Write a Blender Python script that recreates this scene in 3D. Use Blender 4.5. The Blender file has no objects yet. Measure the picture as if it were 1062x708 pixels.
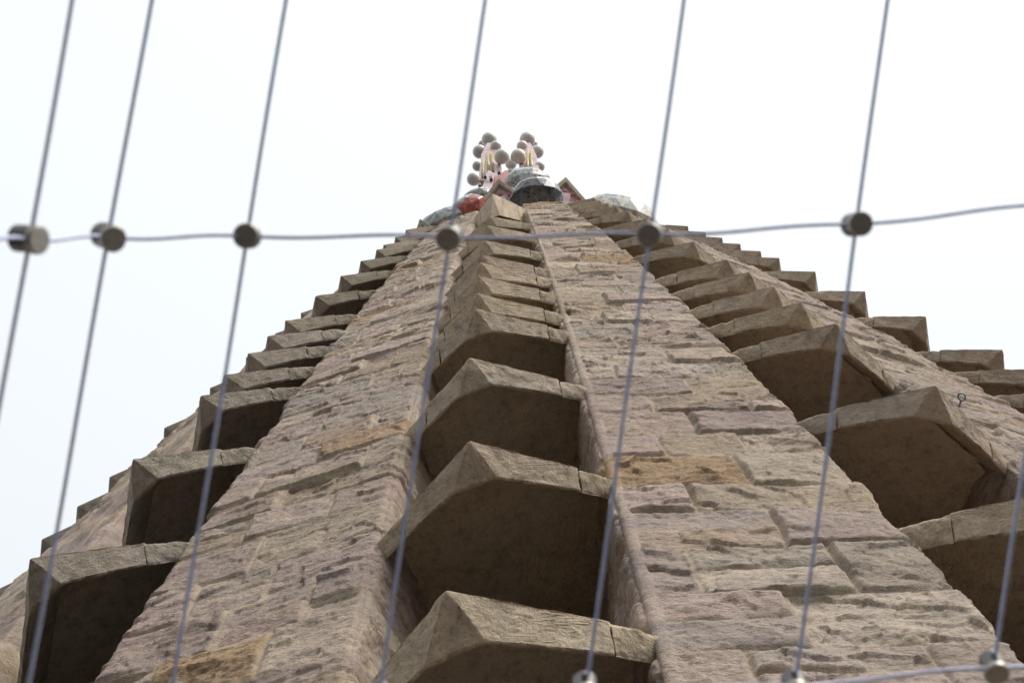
import bpy, bmesh, math, random
import numpy as np
from mathutils import Matrix, Vector

S = bpy.context.scene
COL = S.collection
random.seed(7)
RNG = np.random.default_rng(11)

# ------------------------------------------------------------------ camera
YAW, PIT, ROL = -0.02755561, 1.16035288, -0.10636835
F_PX = 1445.36
_cy, _sy, _cp, _sp = math.cos(YAW), math.sin(YAW), math.cos(PIT), math.sin(PIT)
FW = np.array([_sy*_cp, _cy*_cp, _sp]); _r = np.array([_cy, -_sy, 0.0]); _u = np.cross(_r, FW)
RT = math.cos(ROL)*_r + math.sin(ROL)*_u
UP = -math.sin(ROL)*_r + math.cos(ROL)*_u
cam_d = bpy.data.cameras.new('camera')
cam = bpy.data.objects.new('camera', cam_d); COL.objects.link(cam)
cam.matrix_world = Matrix(((RT[0], UP[0], -FW[0], 0), (RT[1], UP[1], -FW[1], 0), (RT[2], UP[2], -FW[2], 0), (0, 0, 0, 1)))
cam_d.sensor_width = 36.0
cam_d.lens = 36.0*F_PX/1062.0
cam_d.clip_start = 0.05
cam_d.clip_end = 6000
cam_d.dof.use_dof = True
cam_d.dof.focus_distance = 9.0
cam_d.dof.aperture_fstop = 11.5
S.camera = cam

# ------------------------------------------------------------------ sky, sun, exposure
SUN_EL, SUN_AZ = math.radians(46), math.radians(128)     # azimuth clockwise from +Y
w = bpy.data.worlds.new('World'); S.world = w; w.use_nodes = True
nt = w.node_tree; nt.nodes.clear()
sky = nt.nodes.new('ShaderNodeTexSky'); sky.sky_type = 'NISHITA'; sky.sun_disc = False
sky.sun_elevation = SUN_EL; sky.sun_rotation = SUN_AZ; sky.air_density = 1.0; sky.dust_density = 6.0; sky.altitude = 50
hs = nt.nodes.new('ShaderNodeHueSaturation'); hs.inputs['Saturation'].default_value = 0.22
mx = nt.nodes.new('ShaderNodeMix'); mx.data_type = 'RGBA'; mx.inputs[0].default_value = 0.6
mx.inputs[7].default_value = (7.6, 8.0, 8.3, 1)           # even bright cloud sheet
bg = nt.nodes.new('ShaderNodeBackground'); bg.inputs['Strength'].default_value = 0.15
wo = nt.nodes.new('ShaderNodeOutputWorld')
nt.links.new(sky.outputs[0], hs.inputs['Color']); nt.links.new(hs.outputs[0], mx.inputs[6])
# overcast: the zenith is brighter than the horizon
gm = nt.nodes.new('ShaderNodeTexCoord'); sx = nt.nodes.new('ShaderNodeSeparateXYZ'); nt.links.new(gm.outputs['Generated'], sx.inputs[0])
mr = nt.nodes.new('ShaderNodeMapRange'); mr.inputs[1].default_value = 0.0; mr.inputs[2].default_value = 1.0; mr.inputs[3].default_value = 0.42; mr.inputs[4].default_value = 0.84
nt.links.new(sx.outputs['Z'], mr.inputs[0])
ml = nt.nodes.new('ShaderNodeMix'); ml.data_type = 'RGBA'; ml.blend_type = 'MULTIPLY'; ml.inputs[0].default_value = 1.0
nt.links.new(mx.outputs[2], ml.inputs[6]); nt.links.new(mr.outputs[0], ml.inputs[7])
nt.links.new(ml.outputs[2], bg.inputs[0]); nt.links.new(bg.outputs[0], wo.inputs[0])
sun_d = bpy.data.lights.new('sun', 'SUN'); sun_d.energy = 1.5; sun_d.angle = math.radians(35); sun_d.color = (1.0, 0.95, 0.88)
sun = bpy.data.objects.new('sun', sun_d); COL.objects.link(sun)
_sd = Vector((math.sin(SUN_AZ)*math.cos(SUN_EL), math.cos(SUN_AZ)*math.cos(SUN_EL), math.sin(SUN_EL)))
sun.rotation_euler = (-_sd).to_track_quat('-Z', 'Y').to_euler()
S.view_settings.view_transform = 'Standard'; S.view_settings.look = 'None'
S.view_settings.exposure = 0.56; S.view_settings.gamma = 1.0
S.view_settings.use_curve_mapping = False
S.render.engine = 'CYCLES'
S.render.resolution_x, S.render.resolution_y = 1024, 682

# ------------------------------------------------------------------ helpers
def tag(o, label=None, cat=None, group=None, kind=None):
    if label: o['label'] = label
    if cat: o['category'] = cat
    if group: o['group'] = group
    if kind: o['kind'] = kind
    return o

def empty(name, loc=(0, 0, 0), parent=None):
    o = bpy.data.objects.new(name, None); COL.objects.link(o); o.location = loc
    o.empty_display_size = 0.2
    if parent: o.parent = parent
    return o

def mesh_obj(name, verts, faces, mats, parent=None, smooth=False, midx=None):
    me = bpy.data.meshes.new(name)
    me.from_pydata([tuple(map(float, v)) for v in verts], [], [tuple(int(i) for i in f) for f in faces])
    for m in (mats if isinstance(mats, (list, tuple)) else [mats]): me.materials.append(m)
    bm = bmesh.new(); bm.from_mesh(me); bmesh.ops.recalc_face_normals(bm, faces=bm.faces); bm.to_mesh(me); bm.free()
    if midx is not None: me.polygons.foreach_set('material_index', midx)
    if smooth: me.polygons.foreach_set('use_smooth', [True]*len(me.polygons))
    me.update()
    o = bpy.data.objects.new(name, me); COL.objects.link(o)
    if parent: o.parent = parent
    return o

def grid_obj(name, P, mat, parent=None, tint=None, smooth=True):
    """P: (rows, cols, 3) array -> one quad sheet mesh."""
    R, C = P.shape[:2]
    me = bpy.data.meshes.new(name)
    idx = np.arange(R*C).reshape(R, C)
    q = np.stack([idx[:-1, :-1], idx[:-1, 1:], idx[1:, 1:], idx[1:, :-1]], -1).reshape(-1, 4)
    me.vertices.add(R*C); me.vertices.foreach_set('co', P.astype(np.float32).ravel())
    me.loops.add(q.size); me.loops.foreach_set('vertex_index', q.astype(np.int32).ravel())
    me.polygons.add(len(q)); me.polygons.foreach_set('loop_start', np.arange(0, q.size, 4, dtype=np.int32))
    me.polygons.foreach_set('loop_total', np.full(len(q), 4, np.int32))
    me.polygons.foreach_set('use_smooth', np.full(len(q), smooth))
    me.materials.append(mat)
    if tint is not None:
        a = me.attributes.new('stone_tint', 'FLOAT_COLOR', 'POINT')
        c = np.ones((R*C, 4), np.float32); c[:, :3] = tint.reshape(-1, 3); a.data.foreach_set('color', c.ravel())
    me.update(); me.validate()
    o = bpy.data.objects.new(name, me); COL.objects.link(o)
    if parent: o.parent = parent
    return o

def tube(path, r, n=10, cap=True):
    path = np.asarray(path, float); m = len(path)
    T = np.gradient(path, axis=0); T /= np.linalg.norm(T, axis=1)[:, None]
    ref = np.array([0.31, 0.52, 0.79]); V = []
    for p, t in zip(path, T):
        a = np.cross(t, ref); a /= np.linalg.norm(a); b = np.cross(t, a)
        for k in range(n):
            th = 2*math.pi*k/n; V.append(p + r*(math.cos(th)*a + math.sin(th)*b))
    Fc = [(i*n+k, i*n+(k+1) % n, (i+1)*n+(k+1) % n, (i+1)*n+k) for i in range(m-1) for k in range(n)]
    if cap: Fc += [tuple(range(n))[::-1], tuple(range((m-1)*n, m*n))]
    return V, Fc

def _hash(ix, iy, iz):
    h = (ix.astype(np.int64)*374761393 + iy.astype(np.int64)*668265263 + iz.astype(np.int64)*2147483647) & 0xffffffff
    h = ((h ^ (h >> 13))*1274126177) & 0xffffffff
    h = ((h ^ (h >> 16))*2246822519) & 0xffffffff
    return ((h ^ (h >> 15)) & 0xffffff)/float(0xffffff)

def vnoise(x, y, z):
    x, y, z = np.broadcast_arrays(x, y, z)
    ix, iy, iz = np.floor(x), np.floor(y), np.floor(z)
    fx, fy, fz = x-ix, y-iy, z-iz
    fx, fy, fz = (t*t*t*(t*(t*6-15)+10) for t in (fx, fy, fz))
    r = 0
    for a in (0, 1):
        for b in (0, 1):
            for c in (0, 1):
                r = r + _hash(ix+a, iy+b, iz+c)*(fx if a else 1-fx)*(fy if b else 1-fy)*(fz if c else 1-fz)
    return r*2-1

def fbm(x, y, z, o=4, g=0.5):
    r, a = 0, 1.0
    for k in range(o):
        r = r + a*vnoise(x*2**k+17*k, y*2**k+5*k, z*2**k+31*k); a *= g
    return r

def facets(x, y, sid):
    """piecewise-planar chips: every jittered cell is a small plane with its own tilt and height."""
    ix, iy = np.floor(x), np.floor(y); best = np.full(x.shape, 1e9); out = np.zeros(x.shape)
    for a in (-1, 0, 1):
        for b in (-1, 0, 1):
            cx, cy = ix+a, iy+b
            dx = x-(cx+_hash(cx, cy, sid)); dy = y-(cy+_hash(cx, cy, sid+1013))
            d = dx*dx+dy*dy; v = (_hash(cx, cy, sid+311)-.5)*1.0 + dx*(_hash(cx, cy, sid+523)-.5)*2.2 + dy*(_hash(cx, cy, sid+733)-.62)*2.4
            k = d < best; best = np.where(k, d, best); out = np.where(k, v, out)
    return out

def sstep(a, b, x):
    t = np.clip((x-a)/(b-a), 0, 1); return t*t*(3-2*t)

# ------------------------------------------------------------------ materials
def nodes(name):
    m = bpy.data.materials.new(name); m.use_nodes = True
    return m, m.node_tree.nodes, m.node_tree.links, m.node_tree.nodes['Principled BSDF']

def noise_node(N, L, scale, detail=6, rough=0.6, vec=None, dim='3D'):
    n = N.new('ShaderNodeTexNoise'); n.inputs['Scale'].default_value = scale
    n.inputs['Detail'].default_value = detail; n.inputs['Roughness'].default_value = rough
    if vec is not None: L.new(vec, n.inputs['Vector'])
    return n

def ramp(N, L, fac, stops):
    r = N.new('ShaderNodeValToRGB'); e = r.color_ramp.elements
    e[0].position, e[0].color = stops[0][0], (*stops[0][1], 1)
    e[1].position, e[1].color = stops[-1][0], (*stops[-1][1], 1)
    for p, c in stops[1:-1]:
        x = e.new(p); x.color = (*c, 1)
    L.new(fac, r.inputs[0]); return r

def mixc(N, L, mode, fac, a, b):
    m = N.new('ShaderNodeMix'); m.data_type = 'RGBA'; m.blend_type = mode
    for sock, v in ((m.inputs[0], fac), (m.inputs[6], a), (m.inputs[7], b)):
        if hasattr(v, 'links') or isinstance(v, bpy.types.NodeSocket): L.new(v, sock)
        elif isinstance(v, tuple): sock.default_value = (*v, 1)
        else: sock.default_value = v
    return m.outputs[2]

def bump(N, L, h, strength, dist, normal=None):
    b = N.new('ShaderNodeBump'); b.inputs['Strength'].default_value = strength; b.inputs['Distance'].default_value = dist
    L.new(h, b.inputs['Height'])
    if normal is not None: L.new(normal, b.inputs['Normal'])
    return b.outputs[0]

def mat_ashlar():
    m, N, L, P = nodes('rock_faced_ashlar')
    tc = N.new('ShaderNodeTexCoord'); mp = N.new('ShaderNodeMapping'); mp.inputs['Scale'].default_value = (1, 1, 2.2)
    L.new(tc.outputs['Object'], mp.inputs[0])
    at = N.new('ShaderNodeAttribute'); at.attribute_name = 'stone_tint'
    n1 = noise_node(N, L, 5, 8, 0.65, mp.outputs[0]); n2 = noise_node(N, L, 38, 6, 0.7, mp.outputs[0]); n3 = noise_node(N, L, 150, 3, 0.6, tc.outputs['Object'])
    n4 = noise_node(N, L, 1.6, 4, 0.6, tc.outputs['Object'])
    c = mixc(N, L, 'MULTIPLY', 1.0, at.outputs['Color'], ramp(N, L, n1.outputs[0], [(0.3, (0.72, 0.70, 0.70)), (0.5, (1, 1, 1)), (0.7, (1.22, 1.18, 1.10))]).outputs[0])
    c = mixc(N, L, 'MULTIPLY', 0.8, c, ramp(N, L, n2.outputs[0], [(0.32, (0.62, 0.60, 0.60)), (0.52, (1, 1, 1)), (0.72, (1.2, 1.18, 1.15))]).outputs[0])
    # iron staining in patches of the stone
    f = ramp(N, L, n4.outputs[0], [(0.55, (0, 0, 0)), (0.74, (0.4, 0.4, 0.4))])
    c = mixc(N, L, 'MIX', f.outputs[0], c, (0.42, 0.31, 0.19))
    L.new(c, P.inputs['Base Color']); P.inputs['Roughness'].default_value = 0.92; P.inputs['Specular IOR Level'].default_value = 0.15
    b = bump(N, L, n2.outputs[0], 0.85, 0.022); b = bump(N, L, n3.outputs[0], 0.6, 0.005, b)
    L.new(b, P.inputs['Normal']); return m

def mat_cast(name, base, dark, light):
    m, N, L, P = nodes(name)
    tc = N.new('ShaderNodeTexCoord'); oi = N.new('ShaderNodeObjectInfo')
    n1 = noise_node(N, L, 2.6, 7, 0.65, tc.outputs['Object']); n2 = noise_node(N, L, 60, 5, 0.75, tc.outputs['Object']); n3 = noise_node(N, L, 11, 6, 0.7, tc.outputs['Object'])
    c = ramp(N, L, n1.outputs[0], [(0.28, dark), (0.5, base), (0.74, light)]).outputs[0]
    c = mixc(N, L, 'MULTIPLY', 1.0, c, oi.outputs['Color'])
    c = mixc(N, L, 'MULTIPLY', 0.85, c, ramp(N, L, n2.outputs[0], [(0.34, (0.66, 0.64, 0.63)), (0.48, (1, 1, 1)), (0.66, (1.15, 1.14, 1.12))]).outputs[0])
    c = mixc(N, L, 'MULTIPLY', 0.7, c, ramp(N, L, n3.outputs[0], [(0.34, (0.72, 0.70, 0.68)), (0.48, (1, 1, 1))]).outputs[0])
    n4 = noise_node(N, L, 1.1, 5, 0.6, tc.outputs['Object'])
    c = mixc(N, L, 'MIX', ramp(N, L, n4.outputs[0], [(0.52, (0, 0, 0)), (0.70, (0.5, 0.5, 0.5))]).outputs[0], c, (.40, .375, .335))
    mp = N.new('ShaderNodeMapping'); mp.inputs['Scale'].default_value = (9, 9, 1.3); L.new(tc.outputs['Object'], mp.inputs[0])
    n5 = noise_node(N, L, 1.6, 5, 0.65, mp.outputs[0])
    c = mixc(N, L, 'MULTIPLY', 0.75, c, ramp(N, L, n5.outputs[0], [(0.30, (0.62, 0.58, 0.55)), (0.48, (1, 1, 1)), (0.72, (1.10, 1.06, 1.02))]).outputs[0])
    n6 = noise_node(N, L, 1.9, 3, 0.5, tc.outputs['Object'])
    c = mixc(N, L, 'MIX', ramp(N, L, n6.outputs[0], [(0.56, (0, 0, 0)), (0.72, (0.42, 0.42, 0.42))]).outputs[0], c, (.52, .40, .32))
    L.new(c, P.inputs['Base Color']); P.inputs['Roughness'].default_value = 0.93; P.inputs['Specular IOR Level'].default_value = 0.15
    b = bump(N, L, n2.outputs[0], 0.9, 0.010); b = bump(N, L, n3.outputs[0], 0.6, 0.015, b)
    L.new(b, P.inputs['Normal']); return m

def mat_metal(name, col, rough, metallic=0.9, bscale=0, spec=0.5):
    m, N, L, P = nodes(name)
    tc = N.new('ShaderNodeTexCoord')
    n = noise_node(N, L, 260, 4, 0.6, tc.outputs['Object'])
    c = mixc(N, L, 'MULTIPLY', 0.7, col, ramp(N, L, n.outputs[0], [(0.3, (0.7, 0.68, 0.66)), (0.6, (1.08, 1.08, 1.08))]).outputs[0])
    L.new(c, P.inputs['Base Color']); P.inputs['Metallic'].default_value = metallic; P.inputs['Roughness'].default_value = rough
    if bscale: L.new(bump(N, L, n.outputs[0], 0.4, 0.0008), P.inputs['Normal'])
    return m

def mat_mosaic(name, cols, scale=14, rough=0.25, grout=(0.30, 0.28, 0.26)):
    """broken-tile mosaic: Voronoi shards with grout between."""
    m, N, L, P = nodes(name)
    tc = N.new('ShaderNodeTexCoord')
    v = N.new('ShaderNodeTexVoronoi'); v.inputs['Scale'].default_value = scale; L.new(tc.outputs['Object'], v.inputs['Vector'])
    e = N.new('ShaderNodeTexVoronoi'); e.feature = 'DISTANCE_TO_EDGE'; e.inputs['Scale'].default_value = scale; L.new(tc.outputs['Object'], e.inputs['Vector'])
    sp = N.new('ShaderNodeSeparateColor'); L.new(v.outputs['Color'], sp.inputs[0])
    k = len(cols)
    r = ramp(N, L, sp.outputs[0], [(i/k, c) for i, c in enumerate(cols)] if k > 1 else [(0, cols[0]), (1, cols[0])]); r.color_ramp.interpolation = 'CONSTANT'
    g = ramp(N, L, e.outputs['Distance'], [(0.0, (0.6, 0.6, 0.6)), (0.05, (0, 0, 0))])
    L.new(mixc(N, L, 'MIX', g.outputs[0], r.outputs[0], grout), P.inputs['Base Color'])
    P.inputs['Roughness'].default_value = rough
    L.new(bump(N, L, sp.outputs[1], 0.3, 0.01), P.inputs['Normal'])
    return m

M = {}
M['ashlar'] = mat_ashlar()
M['cast'] = mat_cast('cast_stone', (0.53, 0.455, 0.37), (0.43, 0.365, 0.29), (0.58, 0.51, 0.42))
M['added_shell'] = mat_cast('added_shell_stone', (0.22, 0.17, 0.13), (0.15, 0.12, 0.09), (0.28, 0.22, 0.17))  # dark stone for the shell added behind the louvres
M['mortar'] = mat_cast('mortar', (0.40, 0.33, 0.25), (0.30, 0.25, 0.19), (0.48, 0.41, 0.32))
M['cable'] = mat_metal('steel_rope', (0.52, 0.56, 0.76), 0.45, 0.35, 1)  # blue lens fringing against the sky put into the rope colour
M['clamp'] = mat_metal('clamp_steel', (0.40, 0.365, 0.32), 0.42, 0.6)
M['drum'] = mat_metal('shaded_clamp_steel', (0.17, 0.16, 0.15), 0.5, 0.6)  # clamp steel darkened: shade on the back drum put into its colour
M['bolt'] = mat_metal('galvanised_steel', (0.2, 0.2, 0.2), 0.5, 0.7)
M['ball'] = mat_mosaic('cream_tile_mosaic', [(0.90, 0.87, 0.80), (0.92, 0.89, 0.83), (0.86, 0.83, 0.76)], 45, 0.25, (0.72, 0.68, 0.6))
M['pink'] = mat_mosaic('pink_mosaic', [(0.68, 0.46, 0.48), (0.74, 0.56, 0.58), (0.62, 0.36, 0.40)], 18)
M['crimson'] = mat_mosaic('crimson_mosaic', [(0.50, 0.06, 0.12), (0.58, 0.12, 0.18), (0.45, 0.05, 0.08)], 24)
M['red'] = mat_mosaic('red_mosaic', [(0.42, 0.07, 0.05), (0.5, 0.12, 0.07), (0.34, 0.05, 0.04)], 14)
M['gold'] = mat_mosaic('gold_mosaic', [(0.55, 0.42, 0.10), (0.62, 0.50, 0.18), (0.48, 0.36, 0.08)], 16)
M['grey'] = mat_mosaic('grey_white_mosaic', [(0.45, 0.47, 0.47), (0.6, 0.62, 0.62), (0.30, 0.32, 0.33), (0.52, 0.54, 0.53)], 17)
M['slate'] = mat_mosaic('dark_slate_mosaic', [(0.035, 0.037, 0.045), (0.06, 0.06, 0.07), (0.10, 0.10, 0.11)], 18)
M['greygreen'] = mat_mosaic('grey_green_mosaic', [(0.22, 0.23, 0.22), (0.40, 0.42, 0.40), (0.15, 0.16, 0.16), (0.32, 0.33, 0.31)], 15)
M['whitegold'] = mat_mosaic('white_gold_mosaic', [(0.62, 0.64, 0.62), (0.70, 0.70, 0.66), (0.50, 0.45, 0.28), (0.52, 0.56, 0.58)], 16)
M['black'] = mat_mosaic('black_tile', [(0.02, 0.02, 0.022), (0.03, 0.03, 0.03)], 12)
def mat_ground():
    m, N, L, P = nodes('city_ground')
    tc = N.new('ShaderNodeTexCoord'); n = noise_node(N, L, 0.02, 8, 0.7, tc.outputs['Object'])
    L.new(ramp(N, L, n.outputs[0], [(0.35, (0.025, 0.024, 0.023)), (0.65, (0.055, 0.052, 0.05))]).outputs[0], P.inputs['Base Color'])
    P.inputs['Roughness'].default_value = 0.95; return m
M['ground'] = mat_ground()

# ------------------------------------------------------------------ tower geometry
AX_Y = 10.0            # tower axis stands 10 m in front of the camera
GZ = -48.0             # street level below the camera
PHI, DEL = 0.12256616, math.pi/10
Z_RIB_TOP = 19.0
def rad(z):
    z = np.maximum(np.asarray(z, float), -2.0)
    return 6.30865 - 0.2013127*(z-8.20643) - 0.00265358*(z-8.20643)**2
def hw(z):
    z = np.asarray(z, float)
    return np.where(z < 1.0, 0.658*rad(z)/rad(1.0), 0.67804 - 0.0201291*z)
def ring(m, t, o, z):
    """bay/rib slot m, tangential t, outward distance o from the axis, height z -> world."""
    th = PHI + m*DEL
    return np.stack(np.broadcast_arrays(math.sin(th)*o + math.cos(th)*t, -math.cos(th)*o + math.sin(th)*t + AX_Y, z), -1)

# ground
g = mesh_obj('ground', [(-3000, -3000, GZ), (3000, -3000, GZ), (3000, 3000, GZ), (-3000, 3000, GZ)], [(0, 1, 2, 3)], M['ground'])
tag(g, kind='structure')

tower = empty('stone_tower', (0, AX_Y, GZ))
tag(tower, 'tapering stone bell tower with rough block ribs, stacked louvres and mosaic pinnacle', 'tower')
TI = Matrix.Translation((0, -AX_Y, -GZ))
def to_tower(o):
    """geometry is written in world space; keep it there under the tower's base."""
    o.data.transform(TI); return o

# ---- ribs of rock-faced blocks
PAL = np.array([[.45, .385, .315], [.43, .375, .31], [.47, .41, .335], [.425, .36, .315], [.44, .36, .315], [.41, .34, .295], [.48, .41, .33], [.385, .34, .295], [.45, .37, .32]])
PAL = PAL*np.array([1.11, 1.075, 1.085])
OCH = np.array([.42, .27, .13])
ochre_spots = {-1: [(7.05, 0.35), (4.55, -0.1)], 0: [(5.45, -0.85), (12.2, 0.2)], 1: [(7.4, 0.2)]}
MORTAR = np.array([.50, .415, .32])
def make_rib(k):
    rng = np.random.default_rng(100+k)
    near = abs(k) <= 1; mid = abs(k) in (2, 3); DEPTH = 0.95
    if near: nf, ns, nz = 160, 80, 1300
    elif mid: nf, ns, nz = 80, 24, 480
    else: nf, ns, nz = 12, 4, 60
    lo = -0.5 if k in (-3, -2, 2, 3) else 1.6
    if not (near or mid): lo = 1.6
    # rows: finer low down where the camera is close
    tt = np.linspace(0, 1, nz); z = lo + (Z_RIB_TOP-lo)*(0.55*tt + 0.45*tt*tt)
    z = np.concatenate([[GZ, -20.0, -6.0], z])
    hwz = hw(z); rz = rad(z)
    # perimeter coordinate s: 0 at face centre; |s|<w on the face, beyond it runs back along the sides
    uf = np.linspace(-1, 1, nf); us = (np.linspace(0, 1, ns+1)[1:])**1.4
    u = np.concatenate([-1-us[::-1], uf, 1+us])               # |u|-1 = fraction of depth
    U, Z = np.meshgrid(u, z); Wd = np.repeat(hwz[:, None], len(u), 1); Rr = np.repeat(rz[:, None], len(u), 1)
    side = np.clip(np.abs(U)-1, 0, 1); sg = np.sign(U)
    T = np.clip(U, -1, 1)*Wd; O = Rr - side*DEPTH
    s = T + sg*side*DEPTH
    # normals, splayed near the arrises
    ch = 0.05
    e_f = np.clip(1-(Wd-np.abs(T))/ch, 0, 1)*(side <= 0); e_s = np.clip(1-side*DEPTH/ch, 0, 1)*(side > 0)
    a = np.where(side > 0, 0.5*math.pi - e_s*0.25*math.pi, e_f*0.25*math.pi)
    Nt, No = np.sin(a)*sg, np.cos(a)
    # round the arris
    O = O - 0.022*(e_f**2 + e_s**2); T = T - sg*0.022*(e_f**2 + e_s**2)
    seed = 13.7*k
    wz = Z + 0.022*vnoise(s*1.6, Z*1.3, seed+3) + 0.006*vnoise(s*9, Z*9, seed+4)
    ws = s + 0.018*vnoise(s*2.2, Z*2.2, seed+9) + 0.006*vnoise(s*9, Z*9, seed+5)
    # courses
    zc = [lo-0.2]
    while zc[-1] < Z_RIB_TOP+0.3: zc.append(zc[-1] + rng.uniform(0.30, 0.50)*(1-0.012*max(zc[-1], 0)))
    zc = np.array(zc); ci = np.clip(np.searchsorted(zc, wz)-1, 0, len(zc)-2)
    D = np.full(Z.shape, 9.0); ID = np.zeros(Z.shape, int); bid = 0
    binfo = []
    for c in range(len(zc)-1):
        msk = ci == c
        wc = float(hw(0.5*(zc[c]+zc[c+1]))); ext = wc + DEPTH
        # quoin returns alternate long and short
        j = [-ext-0.1, -ext+rng.uniform(.2, .4), -wc - rng.uniform(0.28, 0.5)]
        xq = -wc + (rng.uniform(0.22, 0.38) if c % 2 else rng.uniform(0.45, 0.7)); j.append(xq)
        while wc - j[-1] > 0.62: j.append(j[-1] + rng.uniform(0.30, 0.62))
        if wc - j[-1] < 0.2: j.pop()
        j += [wc + rng.uniform(0.28, 0.5), ext-rng.uniform(.1, .3), ext+0.1]
        j = np.array(sorted(j)); split = rng.random(len(j)) < 0.2
        zs_ = zc[c] + (zc[c+1]-zc[c])*rng.uniform(.42, .58, len(j))
        if not msk.any():
            continue
        x = ws[msk]; y = wz[msk]; ji = np.clip(np.searchsorted(j, x)-1, 0, len(j)-2)
        d = np.minimum(x-j[ji], j[ji+1]-x)
        d = np.minimum(d, np.minimum(y-zc[c], zc[c+1]-y))
        sp = split[ji]; up = (y > zs_[ji]) & sp
        d = np.where(sp, np.minimum(d, np.abs(y-zs_[ji])), d)
        D[msk] = d; ID[msk] = bid + ji*2 + up
        for q in range(len(j)):
            for h_ in (0, 1):
                x0, x1 = j[q], j[min(q+1, len(j)-1)]
                binfo.append((0.5*(x0+x1), 0.5*(zc[c]+zc[c+1]), x0, x1, zc[c], zc[c+1]))
        bid += 2*len(j)
    nb = max(bid, 1)
    binfo = np.array(binfo)
    off = rng.uniform(0, 90, nb); bulge = rng.uniform(0.006, 0.026, nb); tx = rng.normal(0, 0.035, nb); tz = rng.normal(0, 0.05, nb); rg = rng.uniform(0.5, 1.5, nb)
    cx, cz = binfo[:, 0], binfo[:, 1]
    of = off[ID]
    m1 = sstep(0.003, 0.022, D)
    # hewn relief: broad warp, chipped facets (tilted cells), stepped flakes along the bedding, grit
    lean = 0.35*vnoise(of, of*0.7, 1.0)
    xx, zz = s + lean*Z, Z
    broad = fbm(xx*2.6+of, zz*3.6, of, 3)
    wx_, wz_ = xx + 0.05*vnoise(xx*7, zz*7, of), zz + 0.04*vnoise(xx*7+9, zz*7, of)
    fa = facets(wx_*4.6, wz_*6.5, ID) ; fb = facets(wx_*13+3, wz_*19, ID+77)
    fl = fbm(xx*3.2+of*1.7, zz*8.5 + 0.8*broad, of+7, 4, 0.55)
    q = fl*3.0; st = (np.floor(q) + sstep(0.7, 1.0, q-np.floor(q)))/3.0
    scal = -np.clip(fbm(xx*2.3+of*3, zz*4.6, of+40, 3)-.28, 0, 1)*2.2*sstep(.35, .8, fa+.6)      # spalled hollows
    grit = fbm(s*30, Z*42, of, 3, 0.65)
    h = m1*(0.5*bulge[ID] + np.clip(tx[ID]*(s-cx[ID]) + tz[ID]*(Z-cz[ID]), -.02, .02) + rg[ID]*(0.010*broad + 0.012*fa + 0.0045*fb + 0.0065*st + 0.010*scal)) + 0.0035*grit*(0.35+0.65*m1)
    h = h - 0.006*(1-sstep(0.0, 0.012, D))
    # tooled margin along the left arris of this rib (drafted strip)
    if k == 0:
        Tm = T
        mar = sstep(0.075, 0.055, (Wd+Tm)*0.58/Wd)*(side <= 0)
        h = h*(1-mar) + mar*(0.012 + 0.003*grit)
    h = h*(1-0.7*(np.abs(U) > 1.98))
    fade = np.where(Z < lo-0.01, 0, 1.0)
    h = h*fade
    T2, O2 = T + Nt*h, O + No*h
    P = ring(k, T2, O2, Z)
    # block tints
    ti = rng.integers(0, len(PAL), nb); tint = PAL[ti]*rng.uniform(0.84, 1.14, (nb, 1))*(1+rng.normal(0, 0.007, (nb, 3)))
    och = rng.random(nb) < 0.02
    warm = rng.random(nb)**3; tint = tint*(1-warm[:, None]*.55) + np.array([.43, .33, .22])*(warm[:, None]*.55)
    for (oz, ox) in ochre_spots.get(k, []):
        och |= (binfo[:, 4] < oz) & (binfo[:, 5] > oz) & (binfo[:, 2] < ox*hw(oz)) & (binfo[:, 3] > ox*hw(oz))
    tint[och] = tint[och]*0.5 + OCH*0.5
    Cc = tint[ID]; mm = sstep(0.019, 0.008, D)[..., None]*(0.65 + 0.35*sstep(-.3, .3, vnoise(s*3, Z*3, seed+50)))[..., None]
    Cc = Cc*(1-mm) + MORTAR*mm
    return to_tower(grid_obj('rib', P, M['ashlar'], tower, tint=Cc))
ribs = {}
for k in range(-9, 11): ribs[k] = make_rib(k)

# ---- closed shell added to keep the openings dark, and the cap behind the crown
def revolve(name, prof, mat, n=80, parent=None):
    V, Fc = [], []
    for r, z in prof:
        for i in range(n):
            th = 2*math.pi*i/n; V.append((r*math.sin(th), AX_Y - r*math.cos(th), z))
    for a in range(len(prof)-1):
        for i in range(n): Fc.append((a*n+i, a*n+(i+1) % n, (a+1)*n+(i+1) % n, (a+1)*n+i))
    return to_tower(mesh_obj(name, V, Fc, mat, parent))
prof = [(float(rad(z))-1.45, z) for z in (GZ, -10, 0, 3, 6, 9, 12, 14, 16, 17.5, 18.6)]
revolve('added_inner_shell', prof, M['added_shell'], parent=tower)
revolve('spire_cap', [(3.72, 18.55), (3.66, 18.95), (3.15, 19.5), (2.75, 21.0), (2.2, 23.5), (1.45, 26.0), (.85, 29.0), (.5, 31.5), (.05, 32.4)], M['cast'], parent=tower)

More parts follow.
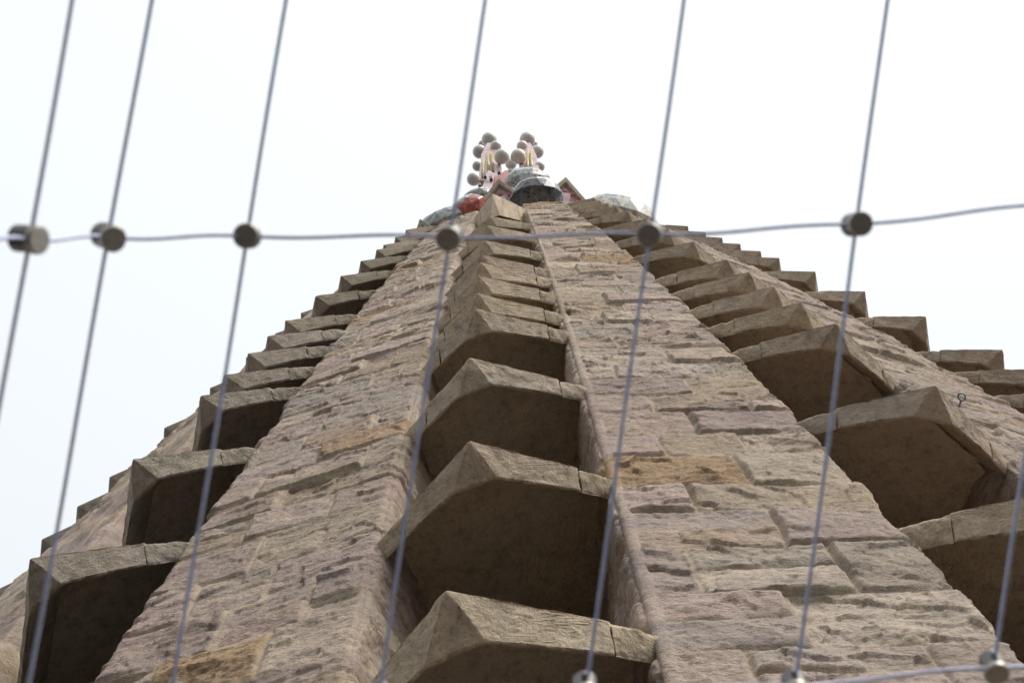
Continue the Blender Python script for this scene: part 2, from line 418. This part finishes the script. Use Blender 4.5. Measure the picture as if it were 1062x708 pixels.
# ---- louvres
def bay_half(z, o_off=0.0):
    r = float(rad(z)) - o_off
    return r*math.tan(DEL/2) - float(hw(z))/math.cos(DEL/2)
def apex_out(z): return max(0.16, 0.36-(z-6)*0.0172)
def loft(secs, close=True):
    n = len(secs[0]); V = [v for s_ in secs for v in s_]; Fc = []
    for a in range(len(secs)-1):
        for i in range(n if close else n-1): Fc.append((a*n+i, a*n+(i+1) % n, (a+1)*n+(i+1) % n, (a+1)*n+i))
    Fc += [tuple(range(n))[::-1], tuple(range((len(secs)-1)*n, len(secs)*n))]
    return V, Fc
clouds = bpy.data.textures.new('chipping', 'CLOUDS'); clouds.noise_scale = 0.06; clouds.noise_depth = 3
def make_louvre(m, z, p=None, h=None, skew=0.0, col=(1, 1, 1), rng=random, dz_ends=(.15, .15), o_ends=(0.0, 0.0)):
    hb = bay_half(z); p = apex_out(z) if p is None else p; r0 = float(rad(z))
    sc = hb/0.52
    if h is None: h = 0.128*rng.uniform(.9, 1.1)*min(1.0, 0.45+0.55*sc)
    sb = 0.080*min(1, sc+.2)                    # the lip leans back under
    nose = 0.095*sc; J = 0.76*hb; ax = skew
    def lip(t):
        f = abs(t-ax)/(hb + (ax if t < ax else -ax)); oe = o_ends[1] if t > ax else o_ends[0]
        return p + (oe-p)*f
    BK = -0.92; hbi = bay_half(z, 0.92)+0.03; iw = 0.014*min(1, sc+.2); hk = min(1.0, sc)*(1.0 if z < 13 else .7)
    def lz(t):                                 # the nose droops below the two ends of the lip
        return (dz_ends[1] if t > ax else dz_ends[0])*sc*min(1.0, abs(t-ax)/(hb + (ax if t < ax else -ax)))
    def P(t, o, dz): return tuple(ring(m, t, r0+o, z+dz+lz(t)))
    # lip: a downstand bar folded at the nose, the fold cut back to a triangular facet
    def tap(t):                                # the bar thins from the nose toward its joints
        f = min(1.0, max(0.0, (abs(t-ax)-nose)/(J-nose))); return h*(1-0.16*f), sb*(1-0.32*f)
    def sec(t):
        l = lip(t); hh, bb = tap(t); return [P(t, l, 0.0), P(t, l-bb, -hh), P(t, l-bb-iw, -hh), P(t, l-bb-iw-.11*hk, 0.20*hk)]
    V = sec(-J) + sec(ax-nose) + sec(ax+nose) + sec(J) + [P(ax, p, 0.0)]
    a_ = 16
    Fc = [(0, 1, 5, a_), (a_, 5, 9), (a_, 9, 13, 12), (1, 2, 6, 5), (5, 6, 10, 9), (9, 10, 14, 13),
          (2, 3, 7, 6), (6, 7, 11, 10), (10, 11, 15, 14), (0, a_, 11, 7, 3), (a_, 12, 15, 11), (0, 3, 2, 1), (12, 13, 14, 15)]
    # slab behind the lip, climbing inward
    def zb(t, o): return 0.075 + 0.22*(0.2-o)*min(1, sc)
    def zt(t, o): return 0.12 + 0.42*(lip(t)-0.06-o)
    bJ = sb*0.68 + iw + .10*hk
    pl = [(-(hb+.04), o_ends[0]-0.03-bJ), (-J, lip(-J)-bJ+.008), (ax-nose, lip(ax-nose)-sb-iw-.10*hk+.008), (ax+nose, lip(ax+nose)-sb-iw-.10*hk+.008), (J, lip(J)-bJ+.008), (hb+.04, o_ends[1]-0.03-bJ), (hbi, BK), (0, BK), (-hbi, BK)]
    n0 = len(V); k = len(pl)
    lip_ = lip
    def lip(t): return max(lip_(t), -0.26)
    # flat soffit: one plane through the nose and the two ends
    T3 = np.array([[pl[0][0], pl[0][1], 1], [ax, 0.5*(pl[2][1]+pl[3][1]), 1], [pl[5][0], pl[5][1], 1]], float)
    cf = np.linalg.solve(T3, np.array([lz(pl[0][0])+0.17*hk, 0.175*hk, lz(pl[5][0])+0.17*hk]))
    cf[1] = min(max(cf[1], -0.30), -0.10)
    cf[2] = min(0.18*hk-cf[0]*pl[2][0]-cf[1]*pl[2][1], *[lz(q_[0])+0.18*hk-cf[0]*q_[0]-cf[1]*q_[1] for q_ in pl[:6]])
    def soff(t, o_): return cf[0]*t + cf[1]*o_ + cf[2]
    V += [tuple(ring(m, t, r0+o_, z+soff(t, o_))) for t, o_ in pl]
    V += [tuple(ring(m, t, r0+o_, z+max(soff(t, o_), (lz(t) if i_ < 6 else -9))+(0.05 if i_ < 6 else 0.24))) for i_, (t, o_) in enumerate(pl)]
    Fc += [(n0+i, n0+(i+1) % k, n0+k+(i+1) % k, n0+k+i) for i in range(k)]
    for q in (0, k):
        b_ = n0+q; Fc += [(b_+0, b_+1, b_+8), (b_+1, b_+2, b_+7, b_+8), (b_+2, b_+3, b_+7), (b_+3, b_+4, b_+6, b_+7), (b_+4, b_+5, b_+6)]
    lip = lip_
    o = to_tower(mesh_obj('louvre', V, Fc, M['cast'], tower))
    o.color = (*col, 1)
    near = z < 13 and m in (-1.5, -.5, .5, 1.5)
    def finish(ob_):
        bv = ob_.modifiers.new('edge', 'BEVEL'); bv.width = 0.010; bv.segments = 2; bv.limit_method = 'ANGLE'; bv.angle_limit = math.radians(27)
        if near:
            tr = ob_.modifiers.new('tri', 'TRIANGULATE')
            sd = ob_.modifiers.new('fine', 'SUBSURF'); sd.subdivision_type = 'SIMPLE'; lv = 4 if z < 9 else 3; sd.levels = sd.render_levels = lv
            dp = ob_.modifiers.new('chip', 'DISPLACE'); dp.texture = clouds; dp.strength = 0.016; dp.mid_level = 0.5; dp.texture_coords = 'LOCAL'
    finish(o)
    # end blocks, jointed to the lip and rounded off into the rib
    for sgn in (-1, 1):
        secs = []
        tj = sgn*(J+0.002); te = sgn*(hb+0.06); lj = lip(tj)
        for i in range(6):
            f = i/5; t = tj + (te-tj)*f
            l = lip(t); dz = -0.006*f*f
            hh = h*0.84*(1-0.08*f); sbe = sb*0.68
            secs.append([P(t, l-.016, 0.0+dz), P(t, l-.002, -0.018+dz), P(t, l-sbe*.35, -hh*.5+dz), P(t, l-sbe+.004, -hh*.9+dz), P(t, l-sbe-.014, -hh+dz), P(t, l-sbe-iw, -hh+dz), P(t, l-sbe-iw-.11*hk, 0.20*hk+dz)])
        Ve, Fe = loft(secs)
        e = to_tower(mesh_obj('end_block', Ve, Fe, M['cast'], o))
        e.matrix_parent_inverse = Matrix.Identity(4)
        v = rng.uniform(.95, 1.06); e.color = (col[0]*v, col[1]*v, col[2]*v*.98, 1)
        bv = e.modifiers.new('edge', 'BEVEL'); bv.width = 0.008; bv.segments = 2; bv.limit_method = 'ANGLE'; bv.angle_limit = math.radians(40)
        if near:
            sd = e.modifiers.new('fine', 'SUBSURF'); sd.levels = sd.render_levels = 2
            dp = e.modifiers.new('chip', 'DISPLACE'); dp.texture = clouds; dp.strength = 0.018; dp.mid_level = 0.5; dp.texture_coords = 'LOCAL'
    return o
rows = {
 -2.5: [4.6, 6.0, 7.3, 8.2, 9.19, 9.84, 10.5, 11.8, 13.1, 14.3, 15.4, 16.5],
 -1.5: [2.7, 4.22, 5.695, 7.194, 8.593, 9.189, 9.88, 10.517, 11.162, 12.398, 13.641, 14.79, 15.818, 16.321, 17.21, 18.1],
 -0.5: [2.15, 3.72, 5.33, 6.97, 8.48, 9.1, 9.94, 10.72, 11.23, 12.37, 13.85, 15.07],
  0.5: [3.0, 4.55, 6.099, 7.684, 8.434, 9.113, 9.823, 10.538, 11.853, 13.05, 14.271, 15.458, 16.3, 17.01, 17.65, 18.203],
  1.5: [3.6, 5.1, 6.7, 7.5, 8.2, 8.85, 9.495, 10.813, 12.102, 13.374, 14.452, 15.066, 15.8, 16.5, 17.2, 18.0],
  2.5: [4.5, 6.0, 7.2, 7.9, 8.6, 9.3, 10.6, 11.9, 13.1, 14.2, 15.0, 16.0, 17.0],
}
skews = {-0.5: lambda z: {3.72: -.095, 5.33: -.055, 2.15: -.09}.get(z, -0.085 if z < 12 else -0.085+0.006*(z-12))}
DZ = {-1.5: (.0, .34), -0.5: (-.07, .21), 0.5: (.28, .08), 1.5: (.2, .0), -2.5: (.0, .12)}
OE = {-1.5: (-.24, 0.0), -0.5: (.03, 0.0), 1.5: (0.0, -.24), -2.5: (-.2, -.1), 2.5: (-.1, -.2)}
cols = {-2.5: (.80, .82, .84), -1.5: (.80, .82, .83), -0.5: (1.03, 1.0, .95), 0.5: (1.0, .95, .90), 1.5: (.90, .86, .84), 2.5: (.9, .88, .86)}
for m_, zs_ in rows.items():
    for z_ in zs_:
        v_ = random.uniform(.86, 1.12); c_ = cols[m_]
        make_louvre(m_, z_, p=(0.11 if m_ == -2.5 else apex_out(z_)+0.018), skew=skews.get(m_, lambda z: 0.0)(z_), dz_ends=DZ.get(m_, (.15, .15)), o_ends=OE.get(m_, (0.0, 0.0)), col=(c_[0]*v_, c_[1]*v_*random.uniform(.985, 1.015), c_[2]*v_*random.uniform(.96, 1.03)))
# the topmost slab of the front bay is a tall plain hood
make_louvre(-0.5, 17.7, p=0.30, h=0.62, skew=-.05, col=(1.08, 1.04, .96))

# ---- eye bolts let into the rib
def make_eye(m, t, z):
    r0 = float(rad(z)); R, rr = (0.031 if z < 7 else 0.024), 0.006
    V, Fc = [], []
    na, nb_ = 20, 8
    for i in range(na):
        a = 2*math.pi*i/na
        for j in range(nb_):
            b = 2*math.pi*j/nb_
            q = R + rr*math.cos(b)
            V.append(ring(m, t + q*math.cos(a), r0 + 0.074 + q*math.sin(a)*0.75, z + q*math.sin(a)*0.55 + rr*math.sin(b)))
    for i in range(na):
        for j in range(nb_): Fc.append((i*nb_+j, ((i+1) % na)*nb_+j, ((i+1) % na)*nb_+(j+1) % nb_, i*nb_+(j+1) % nb_))
    Vs, Fs = tube([ring(m, t, r0-0.06, z-.03), ring(m, t, r0-0.01, z-.024), ring(m, t, r0+0.074-R*.75, z-R*.55)], 0.0065, 8)
    n0 = len(V); V += list(Vs); Fc += [tuple(i+n0 for i in f) for f in Fs]
    e = to_tower(mesh_obj('eye_bolt', V, Fc, M['bolt'], ribs[m], smooth=True)); return e
make_eye(1, -0.26, 5.85); make_eye(1, -0.26, 7.4); 

# ------------------------------------------------------------------ mosaic crown
def boss(m, t, o, z, R, H, body, capm, tilt_out=0.6, n=14, label=None, squash=1.0, yaw=0.0):
    """faceted lens-shaped boss of broken tile, its axis leaning outward."""
    th = PHI + m*DEL + yaw
    c = Vector(ring(m, t, o, z)); out = Vector((math.sin(th), -math.cos(th), 0)); tan = Vector((math.cos(th), math.sin(th), 0))
    axd = (out*math.sin(tilt_out) + Vector((0, 0, 1))*math.cos(tilt_out)).normalized()
    bx = tan; by = axd.cross(bx)
    def ringv(r, hgt, ph=0.0, jit=0.04):
        return [c + bx*(r*math.cos(2*math.pi*(i+ph)/n)) + by*(r*squash*math.sin(2*math.pi*(i+ph)/n)) + axd*(hgt*(1+random.uniform(-jit, jit))) for i in range(n)]
    levels = [(0.35*R, -H*0.95, 0), (0.78*R, -H*0.55, .5), (R, 0.0, 0), (0.80*R, H*0.55, .5)]
    V, Fc = [], []
    for r, hg, ph in levels: V += ringv(r, hg, ph)
    for a in range(len(levels)-1):
        sh = 0 if a % 2 == 0 else 1
        for i in range(n):
            i2 = (i+1) % n
            if levels[a][2] < levels[a+1][2]: Fc += [(a*n+i, a*n+i2, (a+1)*n+i), (a*n+i2, (a+1)*n+i2, (a+1)*n+i)]
            else: Fc += [(a*n+i, (a+1)*n+i2, (a+1)*n+i), (a*n+i, a*n+i2, (a+1)*n+i2)]
    Fc += [tuple(range(n))[::-1], tuple(range(3*n, 4*n))]
    b = to_tower(mesh_obj('mosaic_boss', V, Fc, body, tower))
    bv = b.modifiers.new('edge', 'BEVEL'); bv.width = 0.012; bv.segments = 1
    if label: b['label'] = label
    Vc, Fcc = [], []
    cl = [(0.77*R, H*0.555), (0.70*R, H*0.72), (0.45*R, H*0.9), (0.15*R, H*0.98)]
    for r, hg in cl: Vc += ringv(r, hg, .5, .01)
    for a in range(3):
        for i in range(n): Fcc.append((a*n+i, a*n+(i+1) % n, (a+1)*n+(i+1) % n, (a+1)*n+i))
    Fcc += [tuple(range(n))[::-1], tuple(range(3*n, 4*n))]
    to_tower(mesh_obj('boss_cap', Vc, Fcc, capm, b, smooth=False))
    return b
boss(0, 0.0, 3.50, 20.3, 0.42, 0.30, M['slate'], M['grey'], 0.8, label='dark slate boss with pale grey top')
boss(-1, -0.06, 3.30, 20.75, 0.39, 0.24, M['red'], M['grey'], 1.2, label='red tiled boss with grey top', yaw=-.5)
boss(-1.42, 0.0, 3.2, 20.75, 0.58, 0.28, M['greygreen'], M['grey'], 1.0, label='large grey boss with cracked tile')
boss(-1.1, 0.1, 2.75, 23.0, 0.34, 0.2, M['greygreen'], M['grey'], 1.0, label='grey boss above the red one')
boss(1, 0.1, 3.55, 19.7, 0.62, 0.32, M['whitegold'], M['whitegold'], 1.0, label='white and gold boss')
boss(1.72, 0.0, 3.75, 18.7, 0.32, 0.2, M['greygreen'], M['grey'], 0.8)

def box8(pts):  # pts: 8 points bottom ring then top ring
    return pts, [(3, 2, 1, 0), (4, 5, 6, 7), (0, 1, 5, 4), (1, 2, 6, 5), (2, 3, 7, 6), (3, 0, 4, 7)]

def gable(m, zpk, out, width, height, th=0.07, depth=0.42, lean=0.50):
    """steep stone hood over the top of a bay, a tiled panel with a cross in it."""
    r_ = float(rad(zpk)) + out
    def Q(t, hgt, dpt): return tuple(ring(m, t, r_ - dpt - lean*(height-hgt), zpk - height + hgt))
    W = width/2
    gb = None
    outer = [(-W, 0), (0, height), (W, 0)]; k = th*math.hypot(W, height)/W
    kx = th*math.hypot(W, height)/height
    inner = [(-W+kx, 0), (0, height-k), (W-kx, 0)]
    V = [Q(t, h_, 0) for t, h_ in outer+inner] + [Q(t, h_, depth) for t, h_ in outer+inner]
    Fc = [(0, 1, 4, 3), (1, 2, 5, 4), (6, 9, 10, 7), (7, 10, 11, 8), (0, 6, 7, 1), (1, 7, 8, 2), (3, 4, 10, 9), (4, 5, 11, 10), (0, 3, 9, 6), (2, 8, 11, 5)]
    gb = to_tower(mesh_obj('gable_hood', V, Fc, M['cast'], tower)); gb.color = (.95, .95, .93, 1)
    bv = gb.modifiers.new('edge', 'BEVEL'); bv.width = 0.012; bv.segments = 2
    pv = [Q(t, h_, 0.06) for t, h_ in inner] + [Q(t, h_, 0.16) for t, h_ in inner]
    to_tower(mesh_obj('tile_panel', pv, [(0, 1, 2), (3, 5, 4), (0, 3, 4, 1), (1, 4, 5, 2), (2, 5, 3, 0)], M['panel'], gb))
    # cross with flared arms, raised from the panel
    ch = height*0.42; a, b = 0.045, 0.085; L_ = 0.19
    V, Fc = [], []
    for (dx, dz) in ((1, 0), (-1, 0), (0, 1.25), (0, -1.7)):
        ln = L_*max(abs(dx), abs(dz)); ux, uz = (math.copysign(1, dx), 0) if dx else (0, math.copysign(1, dz)); px_, pz_ = -uz, ux
        q = []
        for dpt in (0.02, 0.07):
            for (l_, wd) in ((0.0 if dx else 0.0, a), (ln, b)):
                for s_ in (-1, 1): q.append(Q(ux*l_ + px_*wd*s_, ch + uz*l_ + pz_*wd*s_, dpt + (0.001 if dx else 0)))
        n0 = len(V); V += q
        Fc += [tuple(n0+i for i in f) for f in ((0, 1, 3, 2), (4, 6, 7, 5), (0, 4, 5, 1), (2, 3, 7, 6), (0, 2, 6, 4), (1, 5, 7, 3))]
    to_tower(mesh_obj('cross', V, Fc, M['pink'], gb))
    # small red tesserae round the arms
    V, Fc = [], []
    for (tx_, hz_) in ((-.13, .62), (-.08, .70), (.08, .70), (.13, .62), (.19, .30), (-.19, .30), (.24, .22), (-.24, .22), (0, .74), (.12, .54), (-.12, .54)):
        t0, h0 = tx_*width, hz_*height
        q = [Q(t0+dx*.028, h0+dz*.028, dpt) for dpt in (0.03, 0.07) for dx, dz in ((-1, -1), (1, -1), (1, 1), (-1, 1))]
        n0 = len(V); V += q; Fc += [tuple(n0+i for i in f) for f in box8(q)[1]]
    to_tower(mesh_obj('tesserae', V, Fc, M['crimson'], gb))
    return gb
M['panel'] = mat_mosaic('stone_pink_panel', [(0.34, 0.30, 0.27), (0.40, 0.35, 0.32), (0.50, 0.30, 0.32), (0.36, 0.32, 0.29)], 12)
gable(-0.5, 21.45, 0.34, 1.7, 1.0)['label'] = 'left stone gable hood with tiled cross'
gable(0.5, 21.6, 0.35, 1.5, 0.95)['label'] = 'right stone gable hood with tiled cross'
gable(-1.5, 19.5, 0.2, 1.0, 0.8); gable(1.5, 20.1, 0.2, 1.3, 0.85)

# ---- pinnacle: two pale arms set with tiled balls over a checkered collar
def at(px, py, Y):
    d = FW*F_PX + RT*(px-531) - UP*(py-354)
    return d*(Y/d[1])
def ico(name, c, r, mat, parent):
    bm = bmesh.new(); bmesh.ops.create_icosphere(bm, subdivisions=3, radius=r)
    me = bpy.data.meshes.new(name); bm.to_mesh(me); bm.free(); me.materials.append(mat)
    me.polygons.foreach_set('use_smooth', [True]*len(me.polygons))
    o = bpy.data.objects.new(name, me); COL.objects.link(o); o.parent = parent; o.location = c; return o
BASE = np.array([0.22, 9.85, 31.6])
pin = empty('pinnacle', (0, 0, 0), tower); pin.location = Vector(BASE) - Vector((0, AX_Y, GZ))
def to_pin(o):
    o.data.transform(Matrix.Translation(-Vector(BASE))); return o
balls = [(507.4, 144.8, 7.3, 9.95), (514.2, 151.8, 5.4, 9.7), (497.3, 157.5, 6.7, 9.9), (520.6, 162.4, 7.5, 9.55), (495.4, 172.3, 5.2, 9.8), (491.2, 185.8, 6.6, 9.7), (501, 150, 4.6, 10.3),
         (547, 144.8, 7.5, 9.95), (541.6, 151.8, 5.4, 9.7), (537.5, 162.4, 7.4, 9.55), (557, 157.5, 6.5, 9.9), (559.7, 172.8, 5.0, 9.8), (563.3, 185, 6.8, 9.7), (553, 150, 4.6, 10.3), (530, 170, 5.5, 10.2)]
for (px_, py_, pr_, Y_) in balls:
    c_ = at(px_, py_, Y_); ico('ball', c_-BASE, pr_*1.1/F_PX*float(np.dot(c_, FW)), M['ball'], pin)
def slab(name, pts, Y0, Y1, mat):
    q = [at(x, y, Y0) for x, y in pts]; k = len(q)
    V = q + [v + np.array([0, Y1-Y0, 0]) for v in q]
    Fc = [tuple(range(k)), tuple(range(k, 2*k))[::-1]] + [(i, (i+1) % k, k+(i+1) % k, k+i) for i in range(k)]
    o = to_pin(mesh_obj(name, V, Fc, mat, pin))
    bv = o.modifiers.new('edge', 'BEVEL'); bv.width = 0.012; bv.segments = 2
    return o
slab('arm', [(496, 187), (499, 160), (505, 148), (511, 148), (519, 164), (519, 187)], 9.72, 10.05, M['pink'])
slab('arm', [(539, 187), (538, 164), (544, 148), (550, 148), (556, 160), (562, 187)], 9.72, 10.05, M['pink'])
for (xa, ya, xb, yb) in ((507, 179, 506, 158), (511.5, 178, 510, 158), (500.5, 184, 502, 166), (547, 178, 547.5, 157), (551.5, 178, 551, 157)):
    V, Fc = tube([at(xa, ya, 9.69), at(.5*(xa+xb), .5*(ya+yb), 9.68), at(xb, yb, 9.69)], 0.035, 10)
    to_pin(mesh_obj('gold_rod', V, Fc, M['gold'], pin, smooth=True))
# collar: a flaring tiled ring under the arms with dark square tiles along its top
cc = at(529, 179, 9.85-.74) + np.array([0, .74, -.2]); V, Fc = [], []; n_ = 28
prof_c = [(0.84, -2.2), (0.80, -0.9), (0.74, 0.0), (0.70, 0.30), (0.55, 0.34)]
for r_, dz_ in prof_c:
    for i in range(n_):
        a_ = 2*math.pi*i/n_; V.append(cc + np.array([r_*math.sin(a_), -r_*math.cos(a_), dz_]))
for a_ in range(len(prof_c)-1):
    for i in range(n_): Fc.append((a_*n_+i, a_*n_+(i+1) % n_, (a_+1)*n_+(i+1) % n_, (a_+1)*n_+i))
Fc.append(tuple(range((len(prof_c)-1)*n_, len(prof_c)*n_)))
to_pin(mesh_obj('collar', V, Fc, M['red'], pin))
# tiled crest that sweeps up to the left of the domes, dark square tiles along it
slab('red_band', [(494, 197), (506, 188), (524, 176.5), (534, 175.5), (534, 181), (512, 200)], 8.66, 8.78, M['red'])
slab('pink_panel', [(500, 194), (506, 176), (513, 179.5), (509, 196)], 8.58, 8.655, M['pink'])
for x_, y_ in ((502.5, 181), (509, 183.5), (517, 176.5), (529, 176), (541.5, 175.5), (555, 180.5), (497, 190.5)):
    slab('dark_tile', [(x_-2, y_-.9), (x_+1, y_-2), (x_+2, y_+.9), (x_-1, y_+2)], 8.50, 8.575, M['black'])
def dome(name, px_, py_, Y_, rx, ry, rz, mat, parent):
    c_ = at(px_, py_, Y_); V, Fc = [], []; nu, nv = 16, 7
    for j in range(nv):
        b_ = -0.9 + j*(math.pi/2+0.82)/(nv-1)
        for i in range(nu):
            a_ = 2*math.pi*i/nu; k_ = 1 + 0.05*random.uniform(-1, 1)
            V.append(c_ + np.array([rx*math.cos(b_)*math.cos(a_)*k_, ry*math.cos(b_)*math.sin(a_)*k_, rz*math.sin(b_)]))
    for j in range(nv-1):
        for i in range(nu): Fc.append((j*nu+i, j*nu+(i+1) % nu, (j+1)*nu+(i+1) % nu, (j+1)*nu+i))
    Fc += [tuple(range(nu))[::-1], tuple(range((nv-1)*nu, nv*nu))]
    return to_pin(mesh_obj(name, V, Fc, mat, parent))
dome('shell_dome', 546, 191.5, 8.75, 0.48, 0.38, 0.40, M['grey'], pin)['label'] = 'pale cracked tile dome below the balls'
slab('gold_panel', [(526, 201), (530, 194), (539, 196), (536, 203)], 7.6, 7.7, M['gold'])

# ------------------------------------------------------------------ stainless cable net the photograph looks through
net_c = RT*0 + UP*0 + FW*1.0
net = empty('cable_net', tuple(net_c))
tag(net, 'thin steel cable net with round drum clamps stretched in front of the tower', 'cable net')
def px3(px, py, d): return FW*d + RT*((px-531)/F_PX*d) - UP*((py-354)/F_PX*d)
def to_net(o):
    o.data.transform(Matrix.Translation(-Vector(net_c))); return o
# each upright: pixel columns only fix its place in the sheet; the sheet itself curls toward the viewer on the left
wires = [  # x at y=0, x at y=708, depth
    (75, -51, 0.86), (157, 30, 0.93), (297, 180, 0.985), (504, 395, 1.0), (709, 608, 1.0), (920, 825, 1.0), (1131, 1029, 1.0), (1344, 1246, 1.0)]
row_y = {0: [247, 246, 245, 245.5, 243, 232, 206, 190]}
def wx(i, y): a, b, d = wires[i]; return a + (b-a)*y/708.0
rows_y = [[-228]*8, [248, 246, 245, 246, 243, 232.5, 211, 196], [735, 728, 724, 722, 714, 711, 692, 676], [1180]*8]
rows_y[0] = [y-465 for y in rows_y[1]]; rows_y[3] = [y+465 for y in rows_y[2]]
rows_y.append([y-930 for y in rows_y[1]])
for i, (a, b, d) in enumerate(wires):
    ys = np.linspace(-2600, 2400, 130)
    path = [px3(wx(i, y) + 0.8*math.sin(y*0.011+i*1.7), y, d) for y in ys]
    V, Fc = tube(path, 0.00138, 8)
    to_net(mesh_obj('upright_cable', V, Fc, M['cable'], net, smooth=True))
for rI, ry in enumerate(rows_y):
    pts = [(wx(i, ry[i]), ry[i], wires[i][2]) for i in range(8)]
    p0 = (pts[0][0]-75, pts[0][1]+2, 0.77); pN = (pts[-1][0]+215, pts[-1][1]-12, 1.0)
    pts = [p0] + pts + [pN]; path = []
    for j in range(len(pts)-1):
        for f in np.linspace(0, 1, 24, endpoint=False):
            x, y, d = (pts[j][q]*(1-f)+pts[j+1][q]*f for q in range(3))
            # springy lay: leaves each clamp a little low and arrives a little high
            y += 1.7*math.sin(2*math.pi*f) + 0.6*math.sin(math.pi*f)*((j % 3)-1)
            path.append(px3(x, y, d - 0.0036*math.cos(0)))
    path.append(px3(*pts[-1]))
    V, Fc = tube(path, 0.00132, 8)
    to_net(mesh_obj('cross_cable', V, Fc, M['cable'], net, smooth=True))

def make_clamp(c, nrm, roll=0.0):
    """drum clamp: a bevelled front disc on a back drum slotted crosswise for the two cables."""
    nrm = nrm/np.linalg.norm(nrm); a = np.cross(UP, nrm); a /= np.linalg.norm(a); b = np.cross(nrm, a)
    cr, sr = math.cos(roll), math.sin(roll); a, b = cr*a+sr*b, -sr*a+cr*b
    R = 0.0091; n = 36
    def Pt(r, th, h): return c + a*(r*math.cos(th)) + b*(r*math.sin(th)) + nrm*h
    prof = [(R*0.86, 0.0035), (R, 0.0035), (R, 0.0074), (R*0.93, 0.0084), (R*0.80, 0.0085)]
    V = [Pt(r, 2*math.pi*i/n, h) for r, h in prof for i in range(n)]; Fc = []
    for k in range(len(prof)-1):
        for i in range(n): Fc.append((k*n+i, k*n+(i+1) % n, (k+1)*n+(i+1) % n, (k+1)*n+i))
    Fc += [tuple(range(n))[::-1], tuple(range((len(prof)-1)*n, len(prof)*n))]
    cl = empty('clamp', tuple(c-net_c), net)
    fd = mesh_obj('front_disc', V, Fc, M['clamp'], None); fd.data.transform(Matrix.Translation(-Vector(c))); fd.parent = cl
    bv = fd.modifiers.new('edge', 'BEVEL'); bv.width = 0.0004; bv.segments = 2; bv.limit_method = 'ANGLE'
    # back drum: four quadrant prongs and a base plate
    V, Fc = [], []
    s = 0.0021; Rb = R*0.94
    th0 = math.asin(s/Rb)
    for q in range(4):
        arc = [(Rb*math.cos(t), Rb*math.sin(t)) for t in np.linspace(th0, math.pi/2-th0, 9)]
        poly = [(s, s)] + arc
        rq = q*math.pi/2
        poly = [(x*math.cos(rq)-y*math.sin(rq), x*math.sin(rq)+y*math.cos(rq)) for x, y in poly]
        n0 = len(V); k = len(poly)
        for h in (0.0034, -0.0068): V += [c + a*x + b*y + nrm*h for x, y in poly]
        Fc += [tuple(n0+i for i in range(k)), tuple(n0+k+i for i in range(k))[::-1]] + [(n0+i, n0+(i+1) % k, n0+k+(i+1) % k, n0+k+i) for i in range(k)]
    n0 = len(V); pr = [(Rb*0.99, -0.0066), (Rb, -0.0070), (Rb, -0.0102), (Rb*0.9, -0.0110)]
    V += [Pt(r, 2*math.pi*i/n, h) for r, h in pr for i in range(n)]
    for k in range(len(pr)-1):
        for i in range(n): Fc.append((n0+k*n+i, n0+k*n+(i+1) % n, n0+(k+1)*n+(i+1) % n, n0+(k+1)*n+i))
    Fc += [tuple(n0+i for i in range(n))[::-1], tuple(n0+3*n+i for i in range(n))]
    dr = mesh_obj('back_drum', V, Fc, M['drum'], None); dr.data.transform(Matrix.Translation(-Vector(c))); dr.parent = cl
    return cl
norms = {(1, 0): (.92, -.10, .42), (1, 1): (.66, -.22, .72), (1, 2): (.02, -.04, 1), (1, 3): (-.12, -.26, .95), (1, 4): (-.24, -.16, .95), (1, 5): (.16, -.02, 1), (1, 6): (.1, -.1, 1),
         (2, 4): (0, -.4, .9), (2, 5): (0, -.4, .9), (2, 6): (-.05, -.42, .9)}
for rI, ry in enumerate(rows_y):
    for i in range(8):
        nx, ny, nz_ = norms.get((rI, i), (random.uniform(-.2, .2), random.uniform(-.35, 0), 1))
        c_ = px3(wx(i, ry[i]), ry[i], wires[i][2])
        ro_ = {0: .15}.get(i, 0.05) + math.atan2(0.14, 1)*0
        make_clamp(c_, RT*nx + UP*ny - FW*nz_, ro_)
